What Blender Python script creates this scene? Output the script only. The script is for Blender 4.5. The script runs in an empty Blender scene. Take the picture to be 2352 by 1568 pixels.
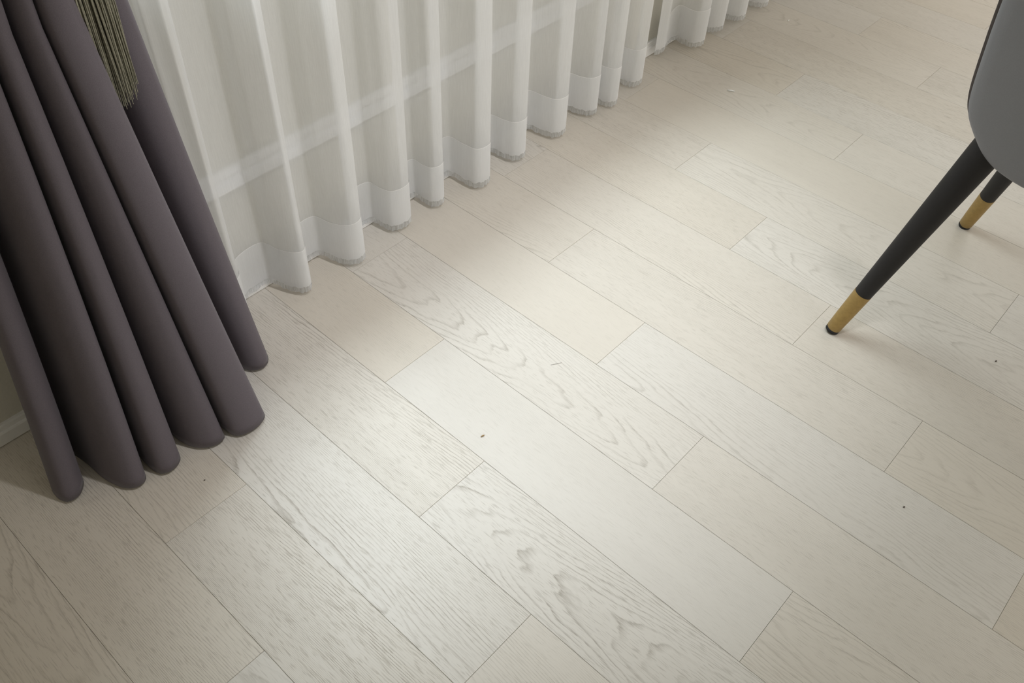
import bpy, bmesh, math, random
from mathutils import Vector, Matrix

scene = bpy.context.scene
COL = scene.collection
random.seed(11)

# ------------------------------------------------------------------ camera
CAM_H = 1.22687
cam_data = bpy.data.cameras.new('camera')
cam = bpy.data.objects.new('camera', cam_data)
COL.objects.link(cam)
cam_data.sensor_fit = 'HORIZONTAL'
cam_data.sensor_width = 36.0
cam_data.lens = 31.2167
cam_data.clip_start = 0.02
m = Matrix(((0.7372284, -0.51034432, 0.4427674, 0.0),
            (0.67491757, 0.52589126, -0.5176144, 0.0),
            (0.03131406, 0.68043153, 0.73214231, CAM_H),
            (0, 0, 0, 1)))
cam.matrix_world = m
scene.camera = cam

# ------------------------------------------------------------------ world, daylight, exposure
world = bpy.data.worlds.new('room_ambient')
scene.world = world
world.use_nodes = True
bg = world.node_tree.nodes['Background']
bg.inputs[0].default_value = (1.0, 0.945, 0.862, 1)
bg.inputs[1].default_value = 1.36


def area(name, loc, target, sx, sy, power, color):
    l = bpy.data.lights.new(name, 'AREA')
    l.shape = 'RECTANGLE'
    l.size, l.size_y = sx, sy
    l.energy = power
    l.color = color
    o = bpy.data.objects.new(name, l)
    COL.objects.link(o)
    o.location = loc
    o.rotation_euler = (Vector(target) - Vector(loc)).to_track_quat('-Z', 'Y').to_euler()
    return o


# daylight from the sky outside, coming steeply through the window behind the sheers
area('sky_daylight', (-2.25, 1.15, 3.55), (-0.62, 0.98, 0.0), 1.8, 0.7, 345, (0.90, 0.945, 1.0))

# added fill spot, no known lamp, brightens the foot of the curtains
SPOT_LOC = (-0.02, 1.02, 2.335)
sp = bpy.data.lights.new('curtain_fill_spot', 'SPOT')
sp.energy = 100
sp.color = (0.97, 0.97, 1.0)
sp.spot_size = math.radians(50)
sp.spot_blend = 1.0
sp.shadow_soft_size = 0.05
so = bpy.data.objects.new('curtain_fill_spot', sp)
COL.objects.link(so)
so.location = SPOT_LOC
so.rotation_euler = (Vector((-0.98, 0.92, 0.05)) - Vector(SPOT_LOC)).to_track_quat('-Z', 'Y').to_euler()

scene.cycles.transparent_max_bounces = 32      # many layers of voile overlap

scene.view_settings.view_transform = 'Standard'
scene.view_settings.look = 'None'
scene.view_settings.gamma = 1.0
scene.view_settings.use_curve_mapping = False
scene.view_settings.exposure = 0.0


# ------------------------------------------------------------------ helpers
def tag(o, label=None, cat=None, group=None, kind=None):
    if label: o['label'] = label
    if cat: o['category'] = cat
    if group: o['group'] = group
    if kind: o['kind'] = kind
    return o


def link(name, me, mat=None, parent=None):
    o = bpy.data.objects.new(name, me)
    COL.objects.link(o)
    if mat and not me.materials:
        me.materials.append(mat)
    if parent:
        o.parent = parent
    return o


def empty(name, loc=(0, 0, 0), rz=0.0):
    o = bpy.data.objects.new(name, None)
    COL.objects.link(o)
    o.empty_display_size = 0.05
    o.location = loc
    o.rotation_euler = (0, 0, rz)
    return o


def mesh(name, verts, faces, smooth=False):
    me = bpy.data.meshes.new(name)
    me.from_pydata([tuple(v) for v in verts], [], faces)
    me.validate()
    if smooth:
        for p in me.polygons:
            p.use_smooth = True
    me.update()
    return me


def fix_normals(me):
    bm = bmesh.new(); bm.from_mesh(me)
    bmesh.ops.recalc_face_normals(bm, faces=bm.faces)
    bm.to_mesh(me); bm.free()
    return me


class MB:
    def __init__(self): self.v, self.f = [], []

    def box(self, x0, x1, y0, y1, z0, z1):
        b = len(self.v)
        self.v += [(x0, y0, z0), (x1, y0, z0), (x1, y1, z0), (x0, y1, z0),
                   (x0, y0, z1), (x1, y0, z1), (x1, y1, z1), (x0, y1, z1)]
        self.f += [tuple(b + i for i in q) for q in
                   ((3, 2, 1, 0), (4, 5, 6, 7), (0, 1, 5, 4), (1, 2, 6, 5), (2, 3, 7, 6), (3, 0, 4, 7))]
        return self

    def tube(self, pts, rad, n=8, closed=False, cap=True):
        """tube along a polyline; rad is a number or a list"""
        b = len(self.v)
        pts = [Vector(p) for p in pts]
        N = len(pts)
        up = None
        for i, p in enumerate(pts):
            if closed:
                t = pts[(i + 1) % N] - pts[i - 1]
            else:
                t = pts[min(i + 1, N - 1)] - pts[max(i - 1, 0)]
            t.normalize()
            if up is None:
                up = t.orthogonal().normalized()
            up = (up - t * up.dot(t)).normalized()
            w = t.cross(up)
            r = rad[i] if isinstance(rad, (list, tuple)) else rad
            for k in range(n):
                a = 2 * math.pi * k / n
                self.v.append(p + (up * math.cos(a) + w * math.sin(a)) * r)
        M = N if closed else N - 1
        for i in range(M):
            j = (i + 1) % N
            for k in range(n):
                l = (k + 1) % n
                self.f.append((b + i * n + k, b + i * n + l, b + j * n + l, b + j * n + k))
        if cap and not closed:
            self.f.append(tuple(b + k for k in reversed(range(n))))
            self.f.append(tuple(b + (N - 1) * n + k for k in range(n)))
        return self

    def build(self, name, mat, parent=None, smooth=False, normals=False):
        me = mesh(name, self.v, self.f, smooth)
        if normals: fix_normals(me)
        return link(name, me, mat, parent)


def bevel(o, w, seg=2):
    b = o.modifiers.new('bevel', 'BEVEL')
    b.width = w; b.segments = seg; b.limit_method = 'ANGLE'
    return o


def catmull(P, per=8):
    """centripetal-ish Catmull-Rom through 2D points"""
    out = []
    n = len(P)
    for i in range(n - 1):
        p0 = Vector(P[max(i - 1, 0)]); p1 = Vector(P[i]); p2 = Vector(P[i + 1]); p3 = Vector(P[min(i + 2, n - 1)])
        d1 = max((p1 - p0).length, 1e-4) ** .5; d2 = max((p2 - p1).length, 1e-4) ** .5; d3 = max((p3 - p2).length, 1e-4) ** .5
        if i == 0: d1 = d2
        if i == n - 2: d3 = d2
        m1 = ((p1 - p0) / d1 - (p2 - p0) / (d1 + d2) + (p2 - p1) / d2) * d2 if i else (p2 - p1)
        m2 = ((p2 - p1) / d2 - (p3 - p1) / (d2 + d3) + (p3 - p2) / d3) * d2 if i < n - 2 else (p2 - p1)
        for k in range(per):
            t = k / per
            h = (2*t**3 - 3*t**2 + 1, t**3 - 2*t**2 + t, -2*t**3 + 3*t**2, t**3 - t**2)
            out.append(p1 * h[0] + m1 * h[1] + p2 * h[2] + m2 * h[3])
    out.append(Vector(P[-1]))
    return out


def smoothstep(a, b, x):
    t = min(max((x - a) / (b - a), 0), 1)
    return t * t * (3 - 2 * t)


# ------------------------------------------------------------------ materials
class NT:
    def __init__(self, name):
        self.m = bpy.data.materials.new(name)
        self.m.use_nodes = True
        self.t = self.m.node_tree
        self.bsdf = self.t.nodes['Principled BSDF']
        self.out = self.t.nodes['Material Output']

    def n(self, kind, **kw):
        nd = self.t.nodes.new(kind)
        for k, v in kw.items(): setattr(nd, k, v)
        return nd

    def l(self, a, b): self.t.links.new(a, b)

    def val(self, x, sock):
        if hasattr(x, 'links'): self.l(x, sock)
        else: sock.default_value = x

    def math(self, op, a, b=None, c=None, clamp=False):
        nd = self.n('ShaderNodeMath', operation=op, use_clamp=clamp)
        self.val(a, nd.inputs[0])
        if b is not None: self.val(b, nd.inputs[1])
        if c is not None: self.val(c, nd.inputs[2])
        return nd.outputs[0]

    def noise(self, vec, scale=1.0, detail=2.0, rough=0.5, dist=0.0):
        nd = self.n('ShaderNodeTexNoise')
        self.l(vec, nd.inputs['Vector'])
        nd.inputs['Scale'].default_value = scale
        nd.inputs['Detail'].default_value = detail
        nd.inputs['Roughness'].default_value = rough
        nd.inputs['Distortion'].default_value = dist
        return nd.outputs['Fac']

    def mapping(self, vec, scale):
        nd = self.n('ShaderNodeVectorMath', operation='MULTIPLY')
        self.l(vec, nd.inputs[0]); nd.inputs[1].default_value = scale
        return nd.outputs[0]

    def ramp(self, fac, stops, interp='LINEAR'):
        nd = self.n('ShaderNodeValToRGB')
        cr = nd.color_ramp; cr.interpolation = interp
        while len(cr.elements) < len(stops): cr.elements.new(0.5)
        for e, (p, c) in zip(cr.elements, stops):
            e.position = p
            e.color = (c, c, c, 1) if not isinstance(c, tuple) else (*c, 1)
        self.l(fac, nd.inputs[0])
        return nd.outputs['Color']

    def mix(self, fac, a, b, mode='MIX'):
        nd = self.n('ShaderNodeMix', data_type='RGBA', blend_type=mode)
        self.val(fac, nd.inputs[0])
        for s, x in ((nd.inputs[6], a), (nd.inputs[7], b)):
            if hasattr(x, 'links'): self.l(x, s)
            else: s.default_value = (*x, 1)
        return nd.outputs[2]

    def bump(self, h, strength, dist):
        nd = self.n('ShaderNodeBump')
        nd.inputs['Strength'].default_value = strength
        nd.inputs['Distance'].default_value = dist
        self.l(h, nd.inputs['Height'])
        self.l(nd.outputs[0], self.bsdf.inputs['Normal'])


def simple(name, col, rough=0.6, metal=0.0, spec=0.5, noise_scale=40, var=0.06, bump=0.0):
    w = NT(name)
    tc = w.n('ShaderNodeTexCoord')
    nz = w.noise(tc.outputs['Object'], noise_scale, 3)
    f = w.ramp(nz, [(0.3, 0.0), (0.7, 1.0)])
    c = w.mix(f, tuple(x * (1 - var) for x in col), tuple(min(1, x * (1 + var)) for x in col))
    w.l(c, w.bsdf.inputs['Base Color'])
    w.bsdf.inputs['Roughness'].default_value = rough
    w.bsdf.inputs['Metallic'].default_value = metal
    w.bsdf.inputs['Specular IOR Level'].default_value = spec
    if bump: w.bump(nz, bump, 0.001)
    return w.m


def plank_material():
    """white-washed oak: growth rings cut by the board, open pores, per-board tone"""
    w = NT('washed_oak')
    tc = w.n('ShaderNodeTexCoord')
    sep = w.n('ShaderNodeSeparateXYZ'); w.l(tc.outputs['Object'], sep.inputs[0])

    def prop(name):
        return w.n('ShaderNodeAttribute', attribute_type='OBJECT', attribute_name=name).outputs['Fac']
    seed, gy, gx, tone, strength = prop('grain_seed'), prop('grain_y'), prop('grain_x'), prop('tone'), prop('grain_strength')
    x, y = sep.outputs[0], sep.outputs[1]
    cmb = w.n('ShaderNodeCombineXYZ'); w.l(x, cmb.inputs[0]); w.l(y, cmb.inputs[1]); w.l(seed, cmb.inputs[2])
    P = cmb.outputs[0]
    warp = w.noise(w.mapping(P, (3.2, 13.0, 1.0)), 1.0, 2.5, 0.55)
    jag = w.noise(w.mapping(P, (30.0, 110.0, 1.0)), 1.0, 2.0, 0.6)
    dy = w.math('SUBTRACT', y, gy)
    r = w.math('MULTIPLY', w.math('MULTIPLY', dy, dy), 88.0)
    r = w.math('ADD', r, w.math('MULTIPLY', x, gx))
    r = w.math('ADD', r, w.math('MULTIPLY', warp, 0.40))
    r = w.math('ADD', r, w.math('MULTIPLY', jag, 0.035))
    s = w.math('FRACT', w.math('MULTIPLY', r, 12.5))
    line = w.ramp(s, [(0.0, 0.20), (0.06, 0.0), (0.70, 0.0), (0.94, 1.0), (1.0, 0.45)])
    patch = w.noise(w.mapping(P, (5.0, 38.0, 1.3)), 1.0, 2.0)
    patchf = w.ramp(patch, [(0.33, 0.12), (0.62, 1.0)])
    dash = w.noise(w.mapping(P, (70.0, 1100.0, 2.0)), 1.0, 1.0)
    dashf = w.ramp(dash, [(0.40, 0.15), (0.58, 1.0)])
    grain = w.math('MULTIPLY', w.math('MULTIPLY', line, patchf), w.math('ADD', 0.25, w.math('MULTIPLY', dashf, 0.75)))
    pores = w.noise(w.mapping(P, (45.0, 620.0, 3.0)), 1.0, 1.5)
    poref = w.math('MULTIPLY', w.ramp(pores, [(0.56, 0.0), (0.68, 1.0)]), 0.46)
    dark = w.math('MULTIPLY', w.math('MAXIMUM', grain, poref), strength, clamp=True)
    cloud = w.noise(w.mapping(P, (2.0, 9.0, 1.0)), 1.0, 3.0)
    base = w.mix(tone, (0.635, 0.575, 0.485), (0.672, 0.645, 0.600))
    base = w.mix(w.math('MULTIPLY', w.ramp(cloud, [(0.35, 0.0), (0.7, 1.0)]), 0.16), base, (0.50, 0.455, 0.39))
    col = w.mix(dark, base, (0.235, 0.200, 0.155))
    w.l(col, w.bsdf.inputs['Base Color'])
    w.l(w.math('ADD', 0.40, w.math('MULTIPLY', dark, 0.25)), w.bsdf.inputs['Roughness'])
    w.bsdf.inputs['Specular IOR Level'].default_value = 0.5
    w.bump(w.math('MULTIPLY', dark, -1.0), 0.25, 0.0006)
    return w.m


def sheer_material(name, opacity, col, streak=0.0):
    """thin woven voile: open weave lets light through, threads scatter it both ways"""
    w = NT(name)
    w.t.nodes.remove(w.bsdf)
    tc = w.n('ShaderNodeTexCoord')
    th = w.noise(w.mapping(tc.outputs['Object'], (900.0, 900.0, 30.0)), 1.0, 2.0)
    tv = w.noise(w.mapping(tc.outputs['Object'], (60.0, 60.0, 900.0)), 1.0, 1.0)
    wv = w.math('ADD', w.math('MULTIPLY', th, 0.85), w.math('MULTIPLY', tv, 0.15))
    a = 0.05 + streak
    op = w.math('ADD', opacity - a * 0.5, w.math('MULTIPLY', w.ramp(wv, [(0.32, 0.0), (0.68, 1.0)]), a), clamp=True)
    d = w.n('ShaderNodeBsdfDiffuse'); d.inputs[0].default_value = (*col, 1)
    t = w.n('ShaderNodeBsdfTranslucent'); t.inputs[0].default_value = (*col, 1)
    mx = w.n('ShaderNodeMixShader'); mx.inputs[0].default_value = 0.36
    w.l(d.outputs[0], mx.inputs[1]); w.l(t.outputs[0], mx.inputs[2])
    tr = w.n('ShaderNodeBsdfTransparent')
    mo = w.n('ShaderNodeMixShader')
    w.l(op, mo.inputs[0]); w.l(tr.outputs[0], mo.inputs[1]); w.l(mx.outputs[0], mo.inputs[2])
    w.l(mo.outputs[0], w.out.inputs[0])
    return w.m


def drape_material():
    w = NT('charcoal_blackout_cloth')
    tc = w.n('ShaderNodeTexCoord')
    nz = w.noise(w.mapping(tc.outputs['Object'], (900.0, 900.0, 700.0)), 1.0, 2.0)
    f = w.ramp(nz, [(0.3, 0.0), (0.7, 1.0)])
    w.l(w.mix(f, (0.112, 0.097, 0.112), (0.134, 0.117, 0.133)), w.bsdf.inputs['Base Color'])
    w.bsdf.inputs['Roughness'].default_value = 0.75
    w.bsdf.inputs['Specular IOR Level'].default_value = 0.25
    w.bsdf.inputs['Sheen Weight'].default_value = 0.10
    w.bsdf.inputs['Sheen Roughness'].default_value = 0.4
    w.bump(nz, 0.15, 0.0004)
    return w.m


def glass_material():
    w = NT('window_glass')
    w.t.nodes.remove(w.bsdf)
    tr = w.n('ShaderNodeBsdfTransparent'); tr.inputs[0].default_value = (0.93, 0.96, 0.95, 1)
    gl = w.n('ShaderNodeBsdfGlossy'); gl.inputs['Roughness'].default_value = 0.02
    mx = w.n('ShaderNodeMixShader'); mx.inputs[0].default_value = 0.06
    w.l(tr.outputs[0], mx.inputs[1]); w.l(gl.outputs[0], mx.inputs[2]); w.l(mx.outputs[0], w.out.inputs[0])
    return w.m


M_PLANK = plank_material()
M_SUB = simple('brown_underlay', (0.22, 0.165, 0.115), 0.9)
M_WALL = simple('greige_wallpaper', (0.66, 0.64, 0.565), 0.85, noise_scale=220, var=0.03, bump=0.15)
M_WHITE = simple('white_trim_paint', (0.88, 0.88, 0.87), 0.45, noise_scale=30, var=0.02)
M_CEIL = simple('ceiling_paint', (0.48, 0.47, 0.45), 0.9, noise_scale=60, var=0.02)
M_GLASS = glass_material()
M_SHEER = sheer_material('white_voile', 0.64, (0.930, 0.940, 0.950))
M_HEM = sheer_material('white_voile_hem', 0.80, (0.935, 0.943, 0.950))
M_FRAY = sheer_material('frayed_voile_edge', 0.58, (0.78, 0.80, 0.82), 0.45)
M_STITCH = simple('white_stitching', (0.90, 0.90, 0.90), 0.8, noise_scale=300)
M_DRAPE = drape_material()
M_TASSEL = simple('olive_taupe_thread', (0.235, 0.222, 0.165), 0.6, noise_scale=500, var=0.30)
M_LEG = simple('black_lacquer', (0.011, 0.010, 0.011), 0.6, noise_scale=200, var=0.1)
M_BRASS = simple('brushed_brass', (0.42, 0.29, 0.105), 0.45, 0.6, noise_scale=160, var=0.08)
M_RUBBER = simple('black_rubber', (0.012, 0.012, 0.013), 0.7)
M_LEATHER = simple('grey_leatherette', (0.235, 0.24, 0.26), 0.6, noise_scale=500, var=0.03, bump=0.12)
M_PIPING = simple('dark_brown_piping', (0.045, 0.033, 0.032), 0.5, noise_scale=200)
M_METAL = simple('track_aluminium', (0.7, 0.7, 0.7), 0.4, 0.9)

# ------------------------------------------------------------------ floor
WALL_X = -1.199            # room face of the window wall
W, L = 0.15, 0.75
V0 = 0.48377
Y_MIN_ROW, Y_MAX_ROW = -9, 24
X_MAX = 1.75
TH = 0.010

floor = MB().box(WALL_X - 0.02, X_MAX + 0.02, V0 + Y_MIN_ROW * W - 0.02, V0 + (Y_MAX_ROW + 1) * W + 0.02, -0.06, -TH * 0.72).build('floor', M_SUB)
tag(floor, 'pale washed oak plank floor laid across the room', None, None, 'structure')

plank_meshes = {}


def plank_mesh(length):
    key = round(length, 4)
    if key in plank_meshes: return plank_meshes[key]
    g, c = 0.00020, 0.0004          # half joint, chamfer
    hx, hy = length / 2 - g, W / 2 - g
    v = [(-hx, -hy, -TH * .7), (hx, -hy, -TH * .7), (hx, hy, -TH * .7), (-hx, hy, -TH * .7),
         (-hx, -hy, -c), (hx, -hy, -c), (hx, hy, -c), (-hx, hy, -c),
         (-hx + c, -hy + c, 0), (hx - c, -hy + c, 0), (hx - c, hy - c, 0), (-hx + c, hy - c, 0)]
    f = [(8, 9, 10, 11)]
    for a in range(4):
        b = (a + 1) % 4
        f += [(4 + a, 4 + b, 8 + b, 8 + a), (a, b, 4 + b, 4 + a)]
    me = mesh('plank', v, f)
    me.materials.append(M_PLANK)
    plank_meshes[key] = me
    return me


# (row, joint index n) -> overrides seen in the photograph: grain centre y, ring slope, tone, strength
PH = {0: 1.06, 1: 4.41, 2: 2.65}       # joint phase in plank widths, by row modulo 3
OVER = {(2, -2): dict(grain_y=-.030, grain_x=1.0, grain_strength=.55, tone=.75, grain_seed=12.3),
        (0, -1): dict(grain_y=-.012, grain_x=-1.1, grain_strength=.72, tone=.85, grain_seed=31.7),
        (6, -1): dict(grain_y=.004, grain_x=-1.2, grain_strength=.50, tone=.7, grain_seed=7.1),
        (-1, -2): dict(grain_y=-.085, grain_x=.6, grain_strength=.70, tone=.8, grain_seed=44.0),
        (-2, -2): dict(grain_y=.17, grain_x=.9, grain_strength=.85, tone=.55, grain_seed=3.9),
        (7, -2): dict(grain_y=.018, grain_x=-1.0, grain_strength=.42, tone=.55),
        (1, -1): dict(grain_y=.020, grain_x=-.9, grain_strength=.50, tone=.5),
        (3, -1): dict(grain_y=-.075, grain_x=.5, grain_strength=.45, tone=.85),
        (1, -2): dict(grain_y=.20, grain_x=.9, grain_strength=.28, tone=.85),
        (3, -2): dict(grain_y=.19, grain_x=.9, grain_strength=.26, tone=.42),
        (1, -3): dict(grain_y=.16, grain_x=.9, grain_strength=.36, tone=.30),
        (0, -2): dict(grain_y=.135, grain_x=.6, grain_strength=.75, tone=.60),
        (-3, -2): dict(grain_y=.145, grain_x=.7, grain_strength=.80, tone=.35),
        (-2, -3): dict(grain_y=-.095, grain_x=.7, grain_strength=.60, tone=.30),
        (-4, -2): dict(grain_y=.025, grain_x=.9, grain_strength=.60, tone=.30),
        (4, -2): dict(grain_y=.16, grain_x=.8, grain_strength=.50, tone=.50),
        (5, -2): dict(grain_y=-.11, grain_x=.8, grain_strength=.50, tone=.45),
        (2, -1): dict(grain_y=.19, grain_x=.8, grain_strength=.50, tone=.60),
        (8, -2): dict(grain_y=.2, grain_x=.8, grain_strength=.25, tone=.35)}


def add_plank(row, x0, x1, n):
    rnd = random.Random(row * 131 + n * 17 + 5)
    o = link('plank', plank_mesh(x1 - x0), None, floor)
    o.location = ((x0 + x1) / 2, V0 + (row + 0.5) * W, 0)
    st = rnd.random()
    if st < 0.18:
        gy = rnd.uniform(-0.035, 0.035); gs = rnd.uniform(0.30, 0.50)
    else:
        gy = rnd.choice((-1, 1)) * rnd.uniform(0.09, 0.20); gs = rnd.uniform(0.38, 0.72)
    d = dict(grain_seed=rnd.uniform(0, 60), grain_y=gy, grain_x=rnd.choice((-1, 1)) * rnd.uniform(0.7, 1.4),
             tone=rnd.uniform(0.2, 0.8), grain_strength=gs)
    d.update(OVER.get((row, n), {}))
    for k, v in d.items(): o[k] = float(v)


for row in range(Y_MIN_ROW, Y_MAX_ROW + 1):
    ph = PH[row % 3] * W
    n = math.floor((WALL_X - ph) / L)
    while True:
        a, b = ph + n * L, ph + (n + 1) * L
        if a > X_MAX: break
        x0, x1 = max(a, WALL_X + 0.002), min(b, X_MAX)
        if x1 - x0 > 0.01: add_plank(row, x0, x1, n)
        n += 1

# ------------------------------------------------------------------ window wall, ceiling, trim
Y0, Y1 = V0 + Y_MIN_ROW * W, V0 + (Y_MAX_ROW + 1) * W
CEIL = 2.35
WT = 0.10
WY0, WY1, WZ0, WZ1 = 0.40, 1.80, 0.80, 2.02
wall = (MB().box(WALL_X - WT, WALL_X, Y0, Y1, -0.06, WZ0)
        .box(WALL_X - WT, WALL_X, Y0, Y1, WZ1, CEIL)
        .box(WALL_X - WT, WALL_X, Y0, WY0, WZ0, WZ1)
        .box(WALL_X - WT, WALL_X, WY1, Y1, WZ0, WZ1)).build('wall_left', M_WALL)
tag(wall, 'greige papered wall with window behind the sheer curtains', None, None, 'structure')
ceil = MB().box(WALL_X - WT, X_MAX, Y0, Y1, CEIL, CEIL + 0.08).build('ceiling', M_CEIL)
tag(ceil, 'plain grey ceiling above the window', None, None, 'structure')

wr = MB().box(X_MAX, X_MAX + 0.1, Y0, 0.55, -0.06, CEIL).build('light_blocker_right', M_WALL)  # added stub out of view, cuts the ambient light from this side
tag(wr, 'unseen greige wall stub added to block ambient light opposite the window wall', None, None, 'structure')
wb = MB().box(WALL_X - WT, X_MAX + 0.1, Y0 - 0.1, Y0, -0.06, CEIL).build('light_blocker_back', M_WALL)  # added out of view, shuts off ambient light from behind the drape
tag(wb, 'unseen greige wall added to block ambient light at the charcoal drape end', None, None, 'structure')

win = empty('window_1', (WALL_X - 0.06, (WY0 + WY1) / 2, WZ0))
tag(win, 'white framed window above the low wall behind the sheers', None, None, 'structure')
hw, hh, fr = (WY1 - WY0) / 2, WZ1 - WZ0, 0.045
fm = MB().box(-.025, .025, -hw, hw, 0, fr).box(-.025, .025, -hw, hw, hh - fr, hh) \
    .box(-.025, .025, -hw, -hw + fr, fr, hh - fr).box(-.025, .025, hw - fr, hw, fr, hh - fr)
fm.build('window_frame', M_WHITE, win)
MB().box(-.02, .02, -.025, .025, fr, hh - fr).build('mullion', M_WHITE, win)
MB().box(-.003, .003, -hw + fr, -.025, fr, hh - fr).build('window_pane', M_GLASS, win)
MB().box(-.003, .003, .025, hw - fr, fr, hh - fr).build('window_pane', M_GLASS, win)

# skirting: low board with a thinner stepped lip
sk = [(WALL_X, 0.0015), (-1.1890, 0.0015), (-1.1890, 0.024), (-1.1905, 0.0265), (-1.1925, 0.0275), (-1.1925, 0.036), (-1.194, 0.0395), (WALL_X, 0.0395)]


def extrude_profile(name, prof, y0, y1, mat):
    n = len(prof)
    v = [(x, y0, z) for x, z in prof] + [(x, y1, z) for x, z in prof]
    f = [(i, (i + 1) % n, n + (i + 1) % n, n + i) for i in range(n)] + [tuple(range(n)), tuple(reversed(range(n, 2 * n)))]
    return link(name, fix_normals(mesh(name, v, f)), mat)


bb = extrude_profile('baseboard_left', sk, Y0, Y1, M_WHITE)
tag(bb, 'low white stepped baseboard along the foot of the window wall', None, None, 'structure')
rail = [(WALL_X, 0.248), (-1.191, 0.248), (-1.189, 0.250), (-1.189, 0.265), (-1.191, 0.268), (-1.1935, 0.269), (-1.1935, 0.276),
        (-1.191, 0.278), (-1.189, 0.281), (-1.189, 0.292), (-1.191, 0.294), (WALL_X, 0.294)]
tr = extrude_profile('trim_1', rail, Y0, Y1, M_WHITE)
tag(tr, 'white horizontal moulding showing through the sheer curtain', None, None, 'structure')

# ------------------------------------------------------------------ sheer curtains
TOPZ = 2.29


def cloth_grid(name, rows, mat, parent, smooth=True, thick=0.0):
    """rows: list of equally long point lists"""
    n = len(rows[0])
    v = [p for r in rows for p in r]
    f = []
    for i in range(len(rows) - 1):
        for j in range(n - 1):
            f.append((i * n + j, i * n + j + 1, (i + 1) * n + j + 1, (i + 1) * n + j))
    o = link(name, mesh(name, v, f, smooth), mat, parent)
    if thick:
        s = o.modifiers.new('thickness', 'SOLIDIFY'); s.thickness = thick; s.offset = 0
    return o


def sway(i, z, ph):
    return 0.004 * math.sin(i * 0.31 + z * 2.1 + ph) * smoothstep(0.0, 0.5, z)


def sheer(name, key, label, seed, front_edge=False):
    rnd = random.Random(seed)
    plan = catmull(key, 9)
    n = len(plan)
    xm = -1.148
    root = empty(name, (0, 0, 0))
    cx = sum(p.x for p in plan) / n; cy = sum(p.y for p in plan) / n
    root.location = (cx, cy, 0)
    tag(root, label, 'curtain', 'sheer curtain panels along the window')
    # plan normals, to the room
    nor = []
    for i in range(n):
        t = plan[min(i + 1, n - 1)] - plan[max(i - 1, 0)]
        t.normalize(); nor.append(Vector((t.y, -t.x)))
    ph = rnd.uniform(0, 6)

    def pt(i, z, off=0.0):
        p = plan[i]
        k = 1.0 - 0.22 * smoothstep(0.1, 1.6, z)
        x = xm + (p.x - xm) * k + sway(i, z, ph) * 0.5
        y = p.y + sway(i, z, ph + 2) * 0.6
        return (x + nor[i].x * off - cx, y + nor[i].y * off - cy, z)
    zs = [0.029, 0.05, 0.08, 0.11, 0.15, 0.2, 0.26, 0.33, 0.42, 0.52, 0.64, 0.8, 1.0, 1.3, 1.6, 2.0, TOPZ]
    hb = [0.0235 + 0.0014 * rnd.uniform(-1, 1) + 0.0010 * math.sin(i * 0.9) for i in range(n)]
    cloth_grid('voile', [[pt(i, z if z > .03 else hb[i]) for i in range(n)] for z in zs], M_SHEER, root)
    ht = [0.113 + 0.002 * math.sin(i * 0.05 + ph) for i in range(n)]
    rows = [[pt(i, hb[i] + (ht[i] - hb[i]) * k / 5, 0.0009) for i in range(n)] for k in range(6)]
    hem = cloth_grid('hem', rows, M_HEM, root)
    rows = [[pt(i, ht[i] - 0.0006 + 0.0014 * k, 0.0012) for i in range(n)] for k in range(2)]
    cloth_grid('hem_stitching', rows, M_STITCH, hem)
    # frayed lower edge, every column its own length
    low = []
    a = 0.0
    for i in range(n):
        a = 0.55 * a + rnd.uniform(-1, 1)
        low.append(0.0095 + 0.0008 * a + 0.0010 * math.sin(i * 1.1))
    rows = [[pt(i, max(0.006, low[i]) + (0.0305 - low[i]) * k / 3, 0.0012 * (1 - k / 3) * math.sin(i * 1.7)) for i in range(n)] for k in range(4)]
    cloth_grid('frayed_edge', rows, M_FRAY, root)
    if front_edge:
        m_ = 12
        rows = [[pt(i, z, 0.0018) for i in range(m_)] for z in zs]
        cloth_grid('side_hem', rows, M_HEM, root)
    return root


def folds(spec, start, end):
    """spec: per fold (rise_x, rise_y, front_x, front_y, right_x, right_y)"""
    key = list(start)
    for i, (tx, ty, fx, fy, rx, ry) in enumerate(spec):
        key += [(tx, ty), (tx * .45 + fx * .55 + .004, ty * .5 + fy * .5 - .001), (fx, fy), ((fx + rx) / 2 + .006, (fy + ry) / 2), (rx - .003, ry - .002)]
        key += [(rx - .030, ry + .006)]
        if i + 1 < len(spec):
            nx, ny = spec[i + 1][0], spec[i + 1][1]
            if ny - ry > .05:
                key += [(max(-1.1845, nx + .002), ry + .022)]
    return key + list(end)


S1 = [(-1.170, .470, -1.150, .478, -1.150, .500), (-1.176, .525, -1.143, .538, -1.139, .566),
      (-1.184, .644, -1.117, .672, -1.120, .700), (-1.180, .764, -1.112, .790, -1.108, .829),
      (-1.183, .909, -1.130, .921, -1.125, .972), (-1.181, 1.030, -1.130, 1.035, -1.125, 1.070),
      (-1.183, 1.138, -1.108, 1.149, -1.105, 1.194), (-1.180, 1.268, -1.118, 1.284, -1.115, 1.324),
      (-1.184, 1.400, -1.113, 1.420, -1.111, 1.465), (-1.172, 1.530, -1.115, 1.552, -1.114, 1.589),
      (-1.150, 1.607, -1.102, 1.620, -1.103, 1.656), (-1.165, 1.722, -1.117, 1.738, -1.119, 1.782)]
key1 = folds(S1, [(-1.165, .41), (-1.172, .44)], [(-1.172, 1.806), (-1.176, 1.835)])
sheer('sheer_curtain', key1, 'white sheer curtain with many deep folds, beside the charcoal drape', 3)

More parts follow.
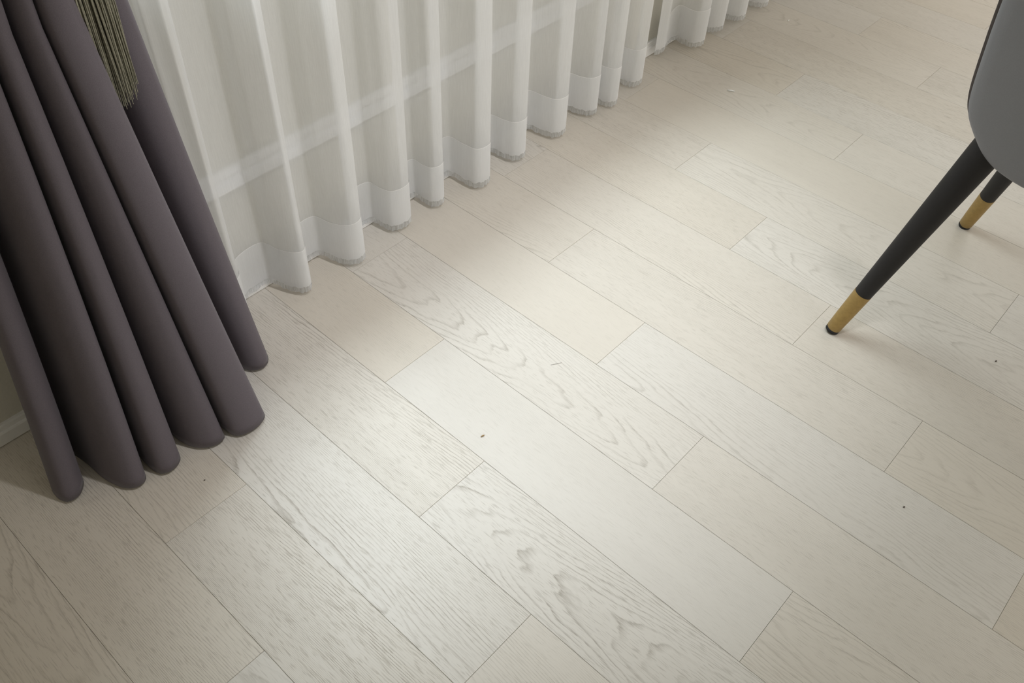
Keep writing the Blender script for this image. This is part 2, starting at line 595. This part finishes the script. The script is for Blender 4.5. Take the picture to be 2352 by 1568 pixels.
S2 = [(-1.182, 2.012, -1.126, 2.014, -1.112, 2.060), (-1.166, 2.110, -1.129, 2.134, -1.126, 2.176),
      (-1.168, 2.215, -1.118, 2.237, -1.118, 2.278), (-1.165, 2.335, -1.115, 2.358, -1.111, 2.390)]
y = 2.46
r2 = random.Random(8)
while y < 3.5:
    S2.append((-1.178, y, -1.118 + r2.uniform(-.008, .006), y + .016, -1.116, y + .056))
    y += r2.uniform(.115, .145)
key2 = folds(S2, [(-1.172, 1.904), (-1.166, 1.934), (-1.178, 1.968)], [(-1.176, y - .03)])
sheer('sheer_curtain', key2, 'white sheer curtain with doubled side hem, farthest from the charcoal drape', 5, True)

# ------------------------------------------------------------------ charcoal drape tied back
HEMP = [(-1.070, .165), (-1.085, .140), (-1.060, .118), (-1.030, .112), (-1.009, .119), (-1.007, .136), (-1.025, .154),
        (-1.080, .163), (-1.086, .170), (-1.058, .177), (-1.003, .182), (-.968, .194), (-.955, .208), (-.957, .224), (-.985, .234),
        (-1.020, .237), (-1.012, .243), (-.970, .244), (-.949, .250), (-.943, .264), (-.951, .285), (-.985, .294),
        (-1.040, .299), (-1.034, .305), (-.992, .307), (-.962, .314), (-.943, .328), (-.934, .346), (-.937, .362), (-.965, .367),
        (-.985, .371), (-.955, .373), (-.926, .379), (-.917, .396), (-.917, .420), (-.926, .437), (-.955, .443), (-1.02, .450),
        (-1.090, .452), (-1.098, .461), (-1.075, .470), (-1.048, .475), (-1.026, .486), (-1.018, .500), (-1.021, .514), (-1.035, .525), (-1.060, .530),
        (-1.092, .533)]
Y_HEM = [.10, .15, .223, .286, .362, .432, .514, .56]
Y_TOP = [.200, .236, .293, .326, .357, .396, .484, .520]     # at z = 0.70
Y_GAT = [.312, .322, .338, .352, .368, .384, .410, .420]     # at the tieback, z = 1.08


def interp(xs, ys, x):
    for i in range(len(xs) - 1):
        if x <= xs[i + 1] or i == len(xs) - 2:
            t = (x - xs[i]) / (xs[i + 1] - xs[i])
            return ys[i] + (ys[i + 1] - ys[i]) * t


def drape_point(p, z):
    yh = p.y
    yt, yg = interp(Y_HEM, Y_TOP, yh), interp(Y_HEM, Y_GAT, yh)
    if z <= 0.70:
        t = z / 0.70
        t = t * (1.18 - 0.18 * t)
        y = yh + (yt - yh) * t
        xc, k = -0.99 + (-1.083 + 0.99) * (z / .70), 1 - 0.34 * (z / .70)
    elif z <= 1.08:
        t = smoothstep(0.52, 1.10, z); t0 = smoothstep(0.52, 1.10, 0.70)
        t = (t - t0) / (1 - t0)
        y = yt + (yg - yt) * t
        xc, k = -1.083 - 0.012 * t, 0.66 - 0.18 * t
    else:
        t = smoothstep(1.04, 1.9, z) - smoothstep(1.04, 1.9, 1.08)
        yw = 0.10 + (yh - 0.10) * 1.0
        y = yg + (yw - yg) * t
        xc, k = -1.095 + 0.01 * t, 0.48 + 0.12 * t
    return (max(xc + (p.x + 0.99) * k, -1.124), y, z)


dplan = catmull(HEMP, 7)
drape = empty('tied_back_drape', (-1.0, 0.32, 0))
tag(drape, 'charcoal purple-grey blackout drape gathered by a tieback beside the sheers', 'curtain')
zs = [0.006, 0.02, 0.05, 0.1, 0.16, 0.23, 0.3, 0.38, 0.46, 0.54, 0.62, 0.7, 0.78, 0.86, 0.94, 1.0, 1.04, 1.08, 1.12, 1.18, 1.26, 1.36, 1.5, 1.7, 1.95, 2.15, TOPZ]
rows = [[Vector(drape_point(p, z)) - Vector((-1.0, .32, 0)) for p in dplan] for z in zs]
cloth_grid('drape_cloth', rows, M_DRAPE, drape, True, 0.0022)

# tieback cord and its long tassel
tie = empty('tieback_tassel', (-1.058, 0.409, 1.072))
tag(tie, 'olive taupe thread tassel of the tieback, hanging against the charcoal drape', 'tassel')
ring = []
for k in range(40):
    a = 2 * math.pi * k / 40
    ring.append((-1.092 + 0.052 * math.cos(a) + 1.058, 0.366 + 0.068 * math.sin(a) - 0.409, 0.02 + 0.015 * math.sin(a)))
MB().tube(ring, 0.006, 8, closed=True).build('tieback_cord', M_TASSEL, tie, True)
MB().tube([(-.005, -.012, 0.03), (0.006, 0.0, -.04), (0.002, 0.006, -.12)], 0.005, 8).build('hanging_cord', M_TASSEL, tie, True)
hd = [(0.004 * 0, .006, -.115 - .07 * k / 8) for k in range(9)]
MB().tube(hd, [0.006, .014, .019, .021, .020, .017, .016, .020, .024], 14).build('tassel_head', M_TASSEL, tie, True)
fr_ = MB()
rt = random.Random(4)
for k in range(330):
    a = rt.uniform(0, 2 * math.pi); q = math.sqrt(rt.uniform(0.02, 1))
    ux, uy = math.cos(a) * q, math.sin(a) * q
    z1 = -0.492 + rt.uniform(-.010, .010) + 0.010 * uy - 0.010 * ux
    pts = []
    jx, jy = rt.uniform(-.0025, .0025), rt.uniform(-.0025, .0025)
    for s in range(7):
        t = s / 6
        wy = 0.023 + 0.015 * math.sin(min(1, t * 1.6) * math.pi / 2) - 0.006 * max(0, t - .6)
        wx = 0.015 - 0.003 * t
        pts.append((ux * wx + 0.002 + jx * t, 0.008 + uy * wy + jy * t + 0.0012 * math.sin(t * 7 + k), -.175 + (z1 + .175) * t))
    fr_.tube(pts, [0.0010] * 6 + [0.0006], 4, cap=False)
fo = fr_.build('tassel_fringe', M_TASSEL, tie, True)
fo['kind'] = 'stuff'

# ceiling tracks that carry the curtains
for nm, x, lab in (('curtain_track', -1.148, 'slim aluminium ceiling track carrying the white sheer curtains'),
                   ('curtain_track', -1.085, 'slim aluminium ceiling track carrying the charcoal drape')):
    o = MB().box(x - .011, x + .011, Y0 + .3, Y1 - .5, TOPZ + .001, TOPZ + .012).box(x - .004, x + .004, Y0 + .3, Y1 - .5, TOPZ + .012, CEIL).build(nm, M_METAL)
    tag(o, lab, 'curtain track')

# ------------------------------------------------------------------ chair
chair = empty("dining_chair", (-0.041, 1.541, 0), math.radians(-6.4))
tag(chair, 'grey leatherette dining chair with dark piping and black brass-tipped legs', 'chair')


def pillow(name, outline, place, half, mat, parent, flat=0.35):
    """closed 2D outline inflated to both sides; place(u, v, side) gives the 3D point"""
    n = len(outline)
    cu = sum(p[0] for p in outline) / n; cv = sum(p[1] for p in outline) / n
    prof = [(0.0, 0.80), (0.45, 0.94), (0.8, 0.985), (1.0, 1.0)]
    rings = [(1.0, 0.0), (0.988, 0.45), (0.965, 0.78), (0.93, 0.95), (0.86, 1.0), (0.6, 1.0), (0.3, 1.0)]
    v, f = [], []
    order = [(s, h) for s, h in reversed(rings)] + [(s, -h) for s, h in rings[1:]]
    for s, h in order:
        for (u, w_) in outline:
            v.append(place(cu + (u - cu) * s, cv + (w_ - cv) * s, h * half))
    R_ = len(order)
    for i in range(R_ - 1):
        for j in range(n):
            k = (j + 1) % n
            f.append((i * n + j, i * n + k, (i + 1) * n + k, (i + 1) * n + j))
    v.append(place(cu, cv, half)); f += [(len(v) - 1, (j + 1) % n, j) for j in range(n)]
    v.append(place(cu, cv, -half)); b = (R_ - 1) * n
    f += [(len(v) - 1, b + j, b + (j + 1) % n) for j in range(n)]
    return link(name, fix_normals(mesh(name, v, f, True)), mat, parent)


def back_y(z): return -0.178 - 0.16 * (z - 0.43)


def back_place(u, v, h):
    return (u, back_y(v) - h + 0.35 * u * u, v)


left = [(0.0, .4100), (-.05, .4102), (-.091, .4108), (-.116, .4124), (-.141, .4170), (-.158, .4245), (-.171, .4330), (-.184, .4450), (-.196, .4575), (-.2055, .4690),
        (-.2125, .4800), (-.2170, .4930), (-.2200, .510), (-.2222, .535), (-.2246, .583), (-.2260, .618), (-.2268, .66), (-.227, .72), (-.225, .76), (-.217, .80), (-.20, .83), (-.165, .85), (-.10, .86)]
oc = [(p[0], p[1]) for p in left] + [(0.0, .862)] + [(-p[0], p[1]) for p in reversed(left[1:])]
oc = [tuple(p) for p in catmull(oc + [oc[0]], 3)[:-1]]
backrest = pillow('backrest', oc, back_place, 0.030, M_LEATHER, chair)
pip = MB().tube([Vector(back_place(u * 1.010, .43 + (v - .43) * 1.001, -0.006)) for u, v in oc], 0.0070, 8, closed=True).build('piping', M_PIPING, backrest, True)
pip['label'] = 'dark brown piping along the edge of the backrest'


def seat_outline(hx, hy, cy):
    out = []
    for k in range(56):
        a = 2 * math.pi * k / 56
        c, s = math.cos(a), math.sin(a)
        out.append((hx * math.copysign(abs(c) ** .5, c), cy + hy * math.copysign(abs(s) ** .5, s)))
    return out


pillow('seat', seat_outline(.205, .215, .045), lambda u, v, h: (u, v, 0.455 + h), 0.045, M_LEATHER, chair)
MB().box(-.15, .15, -.14, .20, .408, .425).build('seat_base', M_LEG, chair)

for sx in (-1, 1):
    for sy in (-1, 1):
        foot = Vector((sx * .25, sy * .25, 0.0))
        top = Vector((sx * .166, sy * .167, .415))
        d = top - foot

        def at(t): return foot + d * t
        r0, r1 = 0.0132, 0.0270
        tb = 0.25
        leg = MB().tube([at(tb - .004), at(.5), at(.75), at(1.0), at(1.11)], [r0 + (r1 - r0) * t for t in (tb, .5, .75, 1.0, 1.06)], 24).build('leg', M_LEG, chair, True)
        tip = MB().tube([at(.020), at(.023), at(.1), at(tb)], [r0 * .98, r0 + .0006, r0 + (r1 - r0) * .1 + .0006, r0 + (r1 - r0) * tb + .0005], 24).build('brass_tip', M_BRASS, leg, True)
        MB().tube([foot + Vector((0, 0, .0002)), foot + d * .006 + Vector((0, 0, 0)), at(.021)], [r0 * .80, r0 * 1.0, r0 * 1.02], 20).build('rubber_foot', M_RUBBER, leg, True)
        for o in (leg, tip):
            o.modifiers.new('es', 'EDGE_SPLIT').split_angle = math.radians(50)

# ------------------------------------------------------------------ specks lying on the floor


def speck(name, label, cat, pts, r, mat, n=6):
    c = Vector(pts[0])
    o = MB().tube([Vector(p) - Vector((c.x, c.y, 0)) for p in pts], r, n).build(name, mat, None, True)
    o.location = (c.x, c.y, 0)
    tag(o, label, cat)
    return o


M_CRUMB = simple('brown_crumb', (0.36, 0.25, 0.12), 0.8, noise_scale=900)
M_PAPER = simple('white_scrap', (0.92, 0.92, 0.90), 0.8, noise_scale=300)
M_HAIR = simple('dark_hair', (0.10, 0.08, 0.06), 0.6)
speck('crumb', 'tiny brown crumb on the brightest pale plank', 'crumb', [(-.6293, .6650, .0015), (-.6283, .6690, .0018), (-.6275, .6722, .0014)], [.0006, .0013, .0006], M_CRUMB)
speck('paper_scrap', 'small white sliver of paper on the planks past the sheer gap', 'scrap', [(-.9402, 1.9126, .0014), (-.932, 1.9165, .002), (-.9238, 1.9203, .0014)], [.0018, .0021, .0016], M_PAPER)
speck('lint', 'tiny white speck of lint on the far floor', 'lint', [(-1.0235, 2.358, .0012), (-1.0225, 2.3635, .002)], [.0018, .0010], M_PAPER)
speck('hair', 'short dark hair lying on a pale plank', 'hair', [(-.6506, .8735, .0006), (-.6451, .8819, .0008), (-.6396, .8916, .0006)], .00024, M_HAIR, 4)
speck('crumb', 'small dark speck on the shaded planks below the chair leg', 'crumb', [(-.0500, 1.4660, .0012), (-.0496, 1.4690, .0012)], [.0015, .0012], M_HAIR)
speck('crumb', 'small dark speck on the lower right planks', 'crumb', [(-.0325, 1.0400, .0012), (-.0318, 1.0425, .0012)], [.0014, .0010], M_HAIR)
speck('crumb', 'small dark speck near the charcoal drape hem', 'crumb', [(-.8932, .2905, .0010), (-.8925, .2928, .0010)], [.0012, .0008], M_HAIR)
